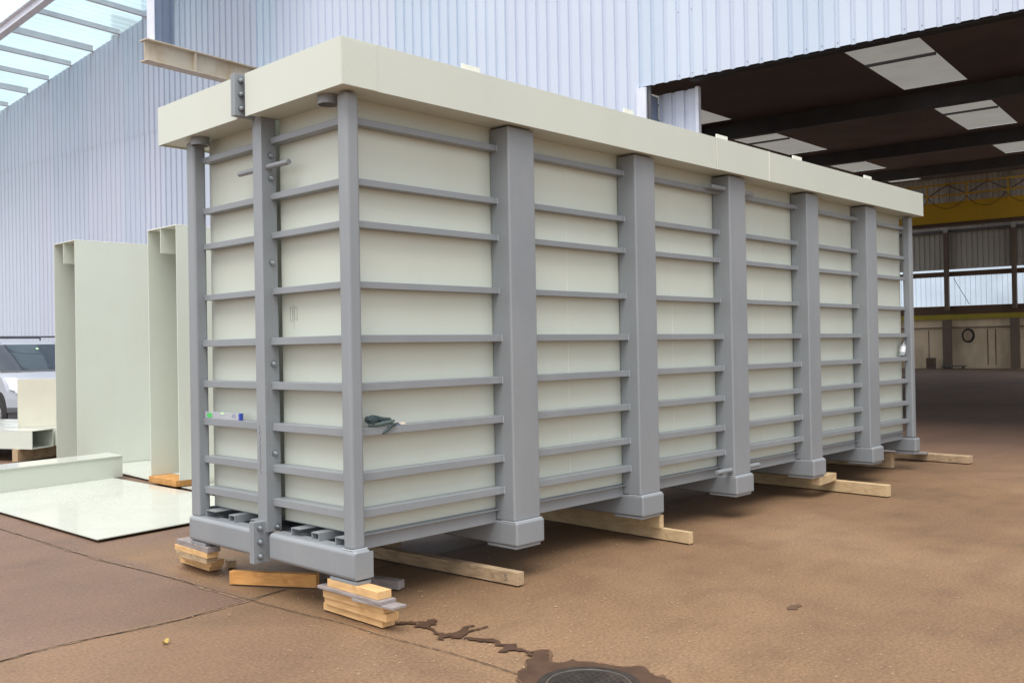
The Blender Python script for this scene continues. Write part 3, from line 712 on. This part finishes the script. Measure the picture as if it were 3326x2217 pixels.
# ------------------------------------------------------------------ van
VO = Vector((4.82, 17.83, 0)); ff = Vector((.0, -1, 0)); rr_ = Vector((-1, 0, 0))
V = empty('parked_van', tuple(VO), 'silver van parked behind the cream steel parts, nose towards camera', 'van')
prof = [(-3.9, .35), (-3.98, 1.0), (-3.95, 1.75), (-3.8, 1.93), (-3.0, 1.98), (-1.6, 1.985), (-1.05, 1.95), (-.85, 1.90), (-.5, 1.66), (-.15, 1.42), (.02, 1.30), (.10, 1.25), (.45, 1.15), (.70, 1.03), (.84, .88), (.89, .70), (.90, .55), (.91, .42), (.86, .28), (0, .27), (-2, .27), (-3.8, .28)]
def hw(z):
    return .955-(0 if z < 1.0 else .17*((z-1.0)/.98)**1.3)-(.03 if z < .4 else 0)
def vp(t_, y, z, out=0.):
    x = t_*(hw(z)+out); fy = y
    if y > -1.0: fy = y-(.10+.34*max(0, min(1, (y+1.0)/1.9)))*abs(t_)**3.2
    zz = z-(.05*abs(t_)**6 if z > 1.9 else 0)
    v = VO+rr_*x+ff*(fy+out); return (v.x, v.y, zz)
ts = [-1, -.985, -.94, -.86, -.72, -.5, -.25, 0, .25, .5, .72, .86, .94, .985, 1]
def dens(p, k_=5):
    o_ = []
    for a, b_ in zip(p, p[1:]):
        for j in range(k_): o_.append((a[0]+(b_[0]-a[0])*j/k_, a[1]+(b_[1]-a[1])*j/k_))
    o_.append(p[-1]); return o_
pr = dens(prof+[prof[0]])[:-1]; mb = MB()
for y_, z_ in pr:
    for t_ in ts: mb.v.append(vp(t_, y_, z_))
nt_ = len(ts); np_ = len(pr)
for i in range(np_):
    j = (i+1) % np_
    for k_ in range(nt_-1): mb.f.append((i*nt_+k_, i*nt_+k_+1, j*nt_+k_+1, j*nt_+k_))
for side in (0, nt_-1): mb.f.append(tuple(i*nt_+side for i in range(np_)))
mb.build('body', 'van', V, smooth=35)
def patch(nm, mt, p, t0, t1, out, nn=10, par=V, sh=None):
    mb = MB(); pr_ = dens(p, 4)
    for y_, z_ in pr_:
        for k_ in range(nn+1):
            f = k_/nn; a, b_ = (t0, t1) if not sh else sh(y_, z_); mb.v.append(vp(a+(b_-a)*f, y_, z_, out))
    for i in range(len(pr_)-1):
        for k_ in range(nn): mb.f.append((i*(nn+1)+k_, i*(nn+1)+k_+1, (i+1)*(nn+1)+k_+1, (i+1)*(nn+1)+k_))
    return mb.build(nm, mt, par, smooth=40)
ws = patch('windscreen', 'darkglass', [(-.86, 1.885), (-.5, 1.655), (-.15, 1.415), (-.0, 1.31)], -.93, .93, .036, 16)
patch('wiper_cowl', 'vanplastic', [(-.02, 1.33), (.05, 1.275)], -.93, .93, .026, 14)
patch('sticker', M['vial'], [(-.70, 1.80), (-.66, 1.77)], -.12, -.06, .030, 2, ws)
for sg in (-1, 1):
    patch('headlight', 'lamp', [(.38, 1.155), (.70, 1.02), (.83, .87), (.86, .82)], sg*.60, sg*.93, .034, 8, V, lambda y_, z_: (sg*(.60+.10*(y_ < .5)), sg*(.93-.08*(z_ < .88))))
    for w_y in (0, -3.1):
        W = VO+rr_*(sg*.80)+ff*w_y; o_ = W+rr_*(sg*.165)
        MB().tube((W.x, W.y, .42), (*(o_-rr_*sg*.0).to_2d(), .42), .43, 32).build('wheel_arch', 'hole', V, smooth=40)
        wh = MB().tube((W.x, W.y, .33), (*(W+rr_*(sg*.185)).to_2d(), .33), .325, 36).build('wheel', 'rubber', V, .02, 3, smooth=50)
        c_ = W+rr_*(sg*.187)
        mb = MB().pipe((c_.x, c_.y, .33), (*(c_+rr_*(sg*.012)).to_2d(), .33), .215, .185, 32)
        for a in range(8):
            an = a*math.pi/4; e_ = Vector((0, 0, 1))*math.sin(an)+ff*math.cos(an); b0 = c_+Vector((0, 0, .33))+rr_*(sg*.004)
            mb.tube(b0+e_*.03, b0+e_*.195, .022, 6, .03)
        mb.tube((c_.x, c_.y, .33), (*(c_+rr_*(sg*.02)).to_2d(), .33), .055, 16).build('rim', 'rim', wh, smooth=40)
patch('bumper', 'vanplastic', [(.905, .52), (.915, .42), (.87, .27)], -1, 1, .022, 20)
patch('grille', 'vanplastic', [(.845, .86), (.89, .72)], -.42, .42, .022, 8)
for sg in (-1, 1):
    for y0_, y1_ in ((-1.75, -.72),):
        mb = MB(); P_ = [(y0_, 1.30), (y1_+.55, 1.30), (y1_-.05, 1.80), (y0_, 1.82)]
        mb.prism([tuple(VO+rr_*(sg*(hw(z)+.004))+ff*y_+Vector((0, 0, z))) for y_, z in P_], tuple(rr_*(sg*.006))).build('side_window', 'darkglass', V)
for y_ in (-1.15, -2.4):
    mb = MB(); a = VO+rr_*-.78+ff*y_; b_ = VO+rr_*.78+ff*y_; mb.tube((a.x, a.y, 2.065), (b_.x, b_.y, 2.065), .022, 8)
    for c_ in (a, b_): mb.tube((c_.x, c_.y, 1.93), (c_.x, c_.y, 2.06), .02, 8)
    mb.build('roof_bar', 'vanplastic', V)

# ------------------------------------------------------------------ hall
D0 = 15.0
HB = empty('industrial_hall', H(D0, 8.4, 0), 'tall hall clad in pale blue ribbed sheet with a wide dark open doorway', 'building')
def cladding(s0, s1, zb, zt, name, mat, d=D0, off=0., pitch=.25, rw=.066, rd=.036, sl=.009, parent=HB):
    mb = MB(); s = s0; n = int(round((s1-s0)/pitch))
    for k_ in range(n):
        a = s0+k_*pitch; pts = [(a, 0), (a+pitch-rw-2*sl, 0), (a+pitch-rw-sl, rd), (a+pitch-sl, rd), (a+pitch, 0)]
        for (sa, da), (sb, db) in zip(pts, pts[1:]):
            za = zt(sa) if callable(zt) else zt; zc = zt(sb) if callable(zt) else zt
            mb.face((H(d+da+off, sa, zb), H(d+db+off, sb, zb), H(d+db+off, sb, zc), H(d+da+off, sa, za)))
    o = mb.build(name, mat, parent)
    if mat in ('sheet', 'sheet_old'):
        o.data.materials.append(M[mat+'_b']); o.data.materials.append(M[mat+'_c']); rn = random.Random(int(s0*7)+3); q_ = 0
        for i, p in enumerate(o.data.polygons):
            if i % 16 == 0: q_ = rn.choice((0, 0, 1, 2))
            p.material_index = q_
    return o
gab = lambda s: 9.754+.14*(32.70-s)
cladding(-14, 8.5, 6.225, 15, 'cladding', 'sheet')
cladding(8.5, 19.25, 0, 15, 'cladding', 'sheet')
cladding(19.25, 24.25, 7.74, 15, 'cladding', 'sheet_old')
cladding(19.25, 24.25, 0, 7.77, 'cladding', 'sheet_old', off=.008)
cladding(24.25, 50.0, 7.74, gab, 'gable_cladding', 'sheet_old', rd=.022)
cladding(24.25, 50.0, 0, 7.77, 'gable_cladding', 'sheet_old', off=.008, rd=.022)
# backing so no light gets through, and screws along the foot
MB().hbox(D0+.055, D0+.09, -14, 8.3, 6.26, 15).hbox(D0+.05, D0+.09, 8.3, 24.2, 0, 15).build('inner_skin', 'darksteel', HB)
mb = MB(); rnd = random.Random(2)
for k_ in range(88):
    s = -14+k_*.25+.25-.009-.031
    if rnd.random() < .6: mb.tube(H(D0+.036, s, 6.30), H(D0+.028, s, 6.30), .009, 6)
    if rnd.random() < .2: mb.tube(H(D0+.036, s, 7.4), H(D0+.028, s, 7.4), .009, 6)
mb.build('screws', 'screw', HB)
# door head, jamb and the folded door leaf
MB().hbox(D0+.095, D0+.30, -14, 7.56, 6.205, 6.75).build('door_head', paint('black_door_head', (.02, .02, .022), .6), HB)
MB().hbox(D0-.045, D0-.002, 8.34, 8.53, 0, 6.20).build('jamb_flashing', 'flash', HB)
cladding(7.60, 8.35, 0, 6.15, 'door_leaf', 'sheet', d=D0+.45)
MB().hbox(D0+.40, D0+.50, 7.54, 7.60, 0, 6.16).build('jamb_flashing', 'flash', HB)
MB().hbox(D0+.10, D0+.44, 8.36, 8.55, 0, 6.1).build('jamb', 'col_blue', HB)
# roof deck with skylight holes
CZ = lambda d: 8.0+.066*(d-15)
rows = [(23.0, 29.2), (32.8, 39.6), (43.0, 49.5), (52.5, 57.5)]
def shs(d, s): return s+.045*(d-23)
sl = [(5.75, 7.45), (12.85, 14.5), (19.6, 21.2), (-1.4, .25), (-8.5, -6.9)]
mb = MB()
def rq(d0, d1, sa0, sb0, sa1, sb1): mb.face((H(d0, sa0, CZ(d0)), H(d1, sa1, CZ(d1)), H(d1, sb1, CZ(d1)), H(d0, sb0, CZ(d0))))
dcur = 15.06
for d0, d1 in rows+[(58.7, 58.7)]:
    if d0 < 42: rq(dcur, d0, -14, 26, -14, 26)
    else: rq(dcur, d0, 3.6, 18.5, 3.6, 18.5); rq(dcur, min(d0, 42.5) if dcur < 42 else dcur, -14, 3.6, -14, 3.6); rq(dcur, min(d0, 42.5) if dcur < 42 else dcur, 18.5, 26, 18.5, 26)
    if d0 == d1: break
    lo, hi = (-14, 26) if d0 < 42 else (3.6, 18.5); ed0 = ed1 = lo
    for a, b_ in sorted(sl):
        if d0 > 42 and not (lo < a < hi-2): continue
        rq(d0, d1, ed0, shs(d0, a), ed1, shs(d1, a)); ed0 = shs(d0, b_); ed1 = shs(d1, b_)
    rq(d0, d1, ed0, hi, ed1, hi); dcur = d1
mb.build('roof_deck', 'ceiling', HB)
for a, b_ in ((18.5, 25.6), (-13.6, 3.6)):  # added roof openings out of view, to brighten the far end inside
    MB().face([H(dd, s, CZ(dd)-.01) for dd, s in ((42.5, a), (58.2, a), (58.2, b_), (42.5, b_))]).build('added_rooflight', 'clear', HB)
for d0, d1 in rows:
    for a, b_ in sl:
        if d0 > 42 and not (3.6 < a < 16.5): continue
        o = MB().face([H(dd, shs(dd, s), CZ(dd)+.012) for dd, s in ((d0-.06, a-.05), (d1+.06, a-.05), (d1+.06, b_+.05), (d0-.06, b_+.05))]).build('skylight', 'skylight', HB)
        dm = d0+(d1-d0)*.3
        MB().hexa([H(dd, shs(dd, s), CZ(dd)+zz) for zz in (-.06, -.0) for dd, s in ((dm, a), (dm+.10, a), (dm+.10, b_), (dm, b_))]).build('glazing_bar', 'darksteel', o)
for d in (19.5, 30.0, 41.0, 51.0):
    MB().hbox(d, d+.25, -14, 26, CZ(d)-(.50 if d > 20 else .12), CZ(d)-.001).build('roof_beam', 'darksteel', HB)
# side walls and far wall
for sa in (25.9, -14.1):
    MB().hbox(15.1, 58.8, sa, sa+.1, 0, 1.5).hbox(15.1, 33, sa, sa+.1, 1.5, 8.6).hbox(15.1, 58.8, sa, sa+.1, 8.6, 11.5).build('side_wall', 'hallgrey', HB)
    MB().face([H(d_, sa+.05, z_) for d_, z_ in ((33, 1.5), (58.5, 1.5), (58.5, 8.6), (33, 8.6))]).build('window', 'clear', HB)  # added unseen side glazing, lets more light onto the far wall
MB().hbox(58.5, 58.7, -14, 26, 0, 2.80).build('far_wall', 'plaster', HB)
MB().hbox(58.5, 58.7, -14, 26, 2.80, 3.55).build('far_wall', 'brownband', HB)
MB().hbox(58.35, 58.6, -14, 26, 2.78, 3.06).build('wall_rail', 'yellowgreen', HB)
MB().hbox(58.44, 58.7, -14, 26, 5.23, 5.50).build('wall_band', 'brownband', HB)
cladding(-14, 26, 5.63, 7.75, 'far_cladding', 'hallgrey', d=58.5, pitch=.28)
MB().hbox(58.56, 58.6, -14, 26, 5.63, 7.7).build('far_backing', 'darksteel', HB)
MB().hbox(58.3, 58.55, -14, 26, 7.72, 7.86).build('wall_rail', 'darksteel', HB)
cladding(-14, 26, 7.86, 11.6, 'far_cladding', paint('pale_upper_sheet', (.66, .68, .68), .6, .08, .5, dirt=(.3, .3, .28), dscale=.4, damt=.7), d=58.5, pitch=.28)
MB().hbox(58.56, 58.6, -14, 26, 7.86, 11.6).build('far_backing', 'darksteel', HB)
cs = [9.86+3.46*i for i in range(-6, 5)]
for a, b_ in zip(cs, cs[1:]):
    w = MB().face([H(58.5, s, z) for s, z in ((a+.1, 3.56), (b_-.1, 3.56), (b_-.1, 5.22), (a+.1, 5.22))]).build('window', 'window', HB)
    MB().face([H(58.5, s, z) for s, z in ((a+.1, 5.51), (b_-.1, 5.51), (b_-.1, 5.62), (a+.1, 5.62))]).build('window', 'window', HB)
    mb = MB()
    for k_ in range(1, 12):
        s = a+.1+(b_-a-.2)*k_/12; mb.hbox(58.503, 58.512, s-.006, s+.006, 3.56, 5.22)
    mb.build('sheet_rib', 'hallgrey', w)
for c_ in cs:
    MB().hbox(58.1, 58.44, c_-.11, c_+.11, 3.3, 7.7).build('far_column', 'colbrown', HB)
    MB().hbox(58.0, 58.30, c_-.22, c_+.22, 0, 2.75).build('far_column', 'colbrown', HB)
    MB().hbox(58.1, 58.29, c_-.10, c_+.10, 7.7, 10.8).build('far_column', 'hallgrey', HB)
mb = MB().tube(H(58.0, 12.9, 5.1), H(58.0, 12.1, 3.6), .015, 6); mb.build('brace_rod', 'darksteel', HB)
mb = MB().hbox(58.40, 58.49, -14, 26, 2.30, 2.34).build('wall_pipe', 'colbrown', HB)
# stained seams on the plaster
mb = MB()
for s in (10.9, 14.4, 11.3): mb.hbox(58.488, 58.499, s-.02, s+.02, .2, 2.2)
mb.build('wall_crack', 'brownband', HB)
# things by the far wall
hc = empty('hose_coil', H(58.3, 12.25, 1.55), 'dark hose coil hanging on the stained far wall', 'hose')
for j in range(3):
    mb = MB(); n = 28; r0 = .27+.02*j
    mb.path([H(58.2+.04*j, 12.25+r0*math.cos(2*math.pi*k_/n), 1.85+(r0+.06)*math.sin(2*math.pi*k_/n)) for k_ in range(n+1)], .035, 6); mb.build('hose_loop', 'rubber', hc)
MB().tube(H(58.48, 12.25, 2.17), H(58.2, 12.25, 2.17), .02, 6).build('hook', 'darksteel', hc)
e_ = empty('low_bench', H(57.5, 12.9, 0), 'low dark bench standing at the foot of the far wall', 'bench')
MB().hbox(57.3, 57.8, 12.25, 13.45, .13, .19).build('bench_top', 'darksteel', e_)
for s in (12.35, 13.3): MB().hbox(57.35, 57.75, s, s+.06, .0, .129).build('bench_leg', 'colbrown', e_)
e_ = empty('wall_cabinet', H(57.8, 14.1, 0), 'small brown cabinet at the foot of the far wall', 'cabinet')
MB().hbox(57.6, 58.0, 13.9, 14.35, .08, .62).build('cabinet_body', 'colbrown', e_, .01)
MB().hbox(57.58, 57.598, 13.94, 14.31, .12, .58).build('cabinet_door', 'brownband', e_, .003)
MB().hbox(57.62, 57.98, 13.92, 14.33, 0, .079).build('plinth', 'darksteel', e_)
# overhead crane
CR = empty('overhead_crane', H(50, 10, 7.18), 'big yellow overhead crane girder spanning the hall interior', 'crane')
MB().hbox(50.0, 50.55, -13.6, 25.6, 7.32, 8.33).build('girder', 'yellow', CR, .02)
MB().hbox(49.88, 50.66, -13.6, 25.6, 7.19, 7.315).build('bottom_flange', 'brownband', CR)
MB().hbox(49.985, 49.999, -13.6, 25.6, 7.62, 7.85).build('girder_stripe', M['yellow'], CR)
for z in (8.62, 9.15): MB().hbox(49.86, 49.93, -13.6, 25.6, z, z+.07).build('walkway_rail', 'yellow', CR)
for k_ in range(22):
    s = -13+1.8*k_
    MB().hbox(49.87, 49.92, s, s+.06, 8.2, 9.15).build('walkway_post', 'yellow', CR)
    MB().tube(H(49.9, s+.06, 8.66), H(49.9, s+.9, 9.15), .022, 6).tube(H(49.9, s+1.75, 8.66), H(49.9, s+.9, 9.15), .022, 6).build('walkway_brace', 'brownband', CR)
for k_ in range(11):
    s = 4.2+1.7*k_-4; mb = MB()
    mb.path([H(49.7, s+1.7*j/10, 8.52-.55*math.sin(math.pi*j/10)**.8) for j in range(11)], .013, 5); mb.build('festoon_cable', 'rubber', CR)
for s in (-13.8, 25.4): MB().hbox(15.5, 58, s-.15, s+.15, 6.6, 7.15).build('crane_runway', 'yellowgreen', HB)

# ------------------------------------------------------------------ canopy, steel column and beam at the left
CN = empty('canopy_roof', H(13.5, 28, 10), 'sloping canopy roof of clear corrugated sheet on thin steel purlins', 'roof')
mb = MB(); n = 0; s = 17.0
while s < 50:
    for a, da, b_, db in ((0, 0, .05, .03), (.05, .03, .10, .03), (.10, .03, .15, 0), (.15, 0, .25, 0)):
        z0 = gab(s+a)+da+.17; z1 = gab(s+b_)+db+.17
        mb.face((H(12.35, s+a, z0), H(15.4, s+a, z0), H(15.4, s+b_, z1), H(12.35, s+b_, z1)))
    s += .25
mb.build('clear_sheet', 'canopy', CN)
for s in (18.3, 19.8, 21.25, 22.65, 24.05, 25.42, 26.87, 28.12, 29.47, 30.80, 32.15, 33.5, 34.9, 36.3, 37.7, 39.1, 40.5):
    z = gab(s); hh = .13 if round(s, 2) not in (26.87, 30.80) else .17
    MB().hbox(12.55, 15.0, s-.035, s+.035, z-.0, z+hh).hbox(12.55, 15.0, s-.07, s+.035, z-.012, z-.001).build('purlin', 'rafter', CN)
def slope_box(d0, d1, s0, s1, lo, hi):
    return MB().hexa((H(d0, s1, gab(s1)+lo), H(d1, s1, gab(s1)+lo), H(d1, s0, gab(s0)+lo), H(d0, s0, gab(s0)+lo), H(d0, s1, gab(s1)+hi), H(d1, s1, gab(s1)+hi), H(d1, s0, gab(s0)+hi), H(d0, s0, gab(s0)+hi)))
slope_box(12.44, 12.46, 17, 50, -.12, .14).build('rafter', 'flash', CN)
slope_box(12.35, 12.55, 17, 50, -.135, -.121).build('rafter_flange', 'rafter', CN)
slope_box(12.35, 12.55, 17, 50, .141, .155).build('rafter_flange', 'rafter', CN)
IB = empty('steel_beam', H(13.4, 19.2, 8.0), 'rust-stained pale steel beam jutting out from the ribbed wall', 'beam')
MB().hbox(11.92, 14.95, 19.19, 19.21, 8.11, 8.545).build('web', 'ibeam', IB)
MB().hbox(11.90, 14.95, 19.05, 19.35, 8.545, 8.57).build('top_flange', 'ibeam', IB)
MB().hbox(11.90, 14.95, 19.05, 19.35, 8.085, 8.11).build('bottom_flange', 'ibeam', IB)
MB().hbox(13.14, 13.16, 19.06, 19.188, 8.111, 8.544).build('stiffener', 'ibeam', IB)
SC = empty('steel_column', H(12.2, 19.2, 8.571), 'blue-grey steel column rising from the outer end of the stained beam', 'column')
MB().hbox(12.10, 12.56, 19.17, 19.19, 8.572, 15).build('web', 'col_blue', SC)
MB().hbox(12.08, 12.10, 19.05, 19.33, 8.572, 15).build('flange', 'flash', SC)
MB().hbox(12.56, 12.58, 19.05, 19.33, 8.572, 15).build('flange', 'col_blue', SC)
MB().hbox(12.102, 12.30, 19.10, 19.168, 8.58, 15).build('cover_strip', 'col_blue', SC)

# ------------------------------------------------------------------ world, sun, camera
w = bpy.data.worlds.new('World'); scene.world = w; w.use_nodes = True
nt = w.node_tree; nt.nodes.clear()
out = nt.nodes.new('ShaderNodeOutputWorld'); bg = nt.nodes.new('ShaderNodeBackground')
sky = nt.nodes.new('ShaderNodeTexSky'); sky.sky_type = 'NISHITA'; sky.sun_disc = False
sd = Vector((-.62, -.42, 1.6)).normalized()            # towards the sun
sky.sun_elevation = math.asin(sd.z); sky.sun_rotation = math.atan2(sd.x, sd.y)
sky.air_density = 1.0; sky.dust_density = 3.0
hs = nt.nodes.new('ShaderNodeHueSaturation'); hs.inputs['Saturation'].default_value = .42; hs.inputs['Value'].default_value = 1.15
nt.links.new(sky.outputs[0], hs.inputs['Color'])
tc = nt.nodes.new('ShaderNodeTexCoord'); cn = nt.nodes.new('ShaderNodeTexNoise'); cn.inputs['Scale'].default_value = 2.2; cn.inputs['Detail'].default_value = 7
nt.links.new(tc.outputs['Generated'], cn.inputs['Vector'])
cr = nt.nodes.new('ShaderNodeValToRGB'); cr.color_ramp.elements[0].position = .38; cr.color_ramp.elements[1].position = .6
cr.color_ramp.elements[0].color = (.35, .35, .35, 1); cr.color_ramp.elements[1].color = (.9, .9, .9, 1)
nt.links.new(cn.outputs[0], cr.inputs[0])
cl = mixc(nt, cr.outputs[0], hs.outputs[0], (7.6, 7.8, 8.1))
nt.links.new(cl, bg.inputs[0]); bg.inputs[1].default_value = .09
nt.links.new(bg.outputs[0], out.inputs[0])
sl_ = bpy.data.lights.new('sun', 'SUN'); sl_.energy = 1.5; sl_.angle = R(45); sl_.color = (1, .965, .91)
so = bpy.data.objects.new('sun', sl_); COL.objects.link(so); so.rotation_euler = sd.to_track_quat('Z', 'Y').to_euler(); so.location = (-5, -5, 20)

yaw, pitch, roll = .807, .0063, -.0173
fw = Vector((math.sin(yaw)*math.cos(pitch), math.cos(yaw)*math.cos(pitch), math.sin(pitch)))
r0 = fw.cross(Vector((0, 0, 1))).normalized(); u0 = r0.cross(fw)
cr_, sr_ = math.cos(roll), math.sin(roll); r1 = r0*cr_+u0*sr_; u1_ = -r0*sr_+u0*cr_
cam = bpy.data.cameras.new('camera'); co = bpy.data.objects.new('camera', cam); COL.objects.link(co)
mw = Matrix.Identity(4)
for i in range(3): mw[i][0] = r1[i]; mw[i][1] = u1_[i]; mw[i][2] = -fw[i]
mw[0][3], mw[1][3], mw[2][3] = CAMX, CAMY, CAMZ
co.matrix_world = mw; cam.sensor_width = 36; cam.lens = 3108.26/3326*36; cam.clip_start = .05; cam.clip_end = 2000
scene.camera = co
for o in bpy.data.objects:
    if '_o' in o.keys(): del o['_o']
scene.render.engine = 'CYCLES'
scene.view_settings.view_transform = 'Standard'; scene.view_settings.look = 'None'
scene.view_settings.exposure = 1.08; scene.view_settings.gamma = 1
scene.render.resolution_x = 1024; scene.render.resolution_y = 682
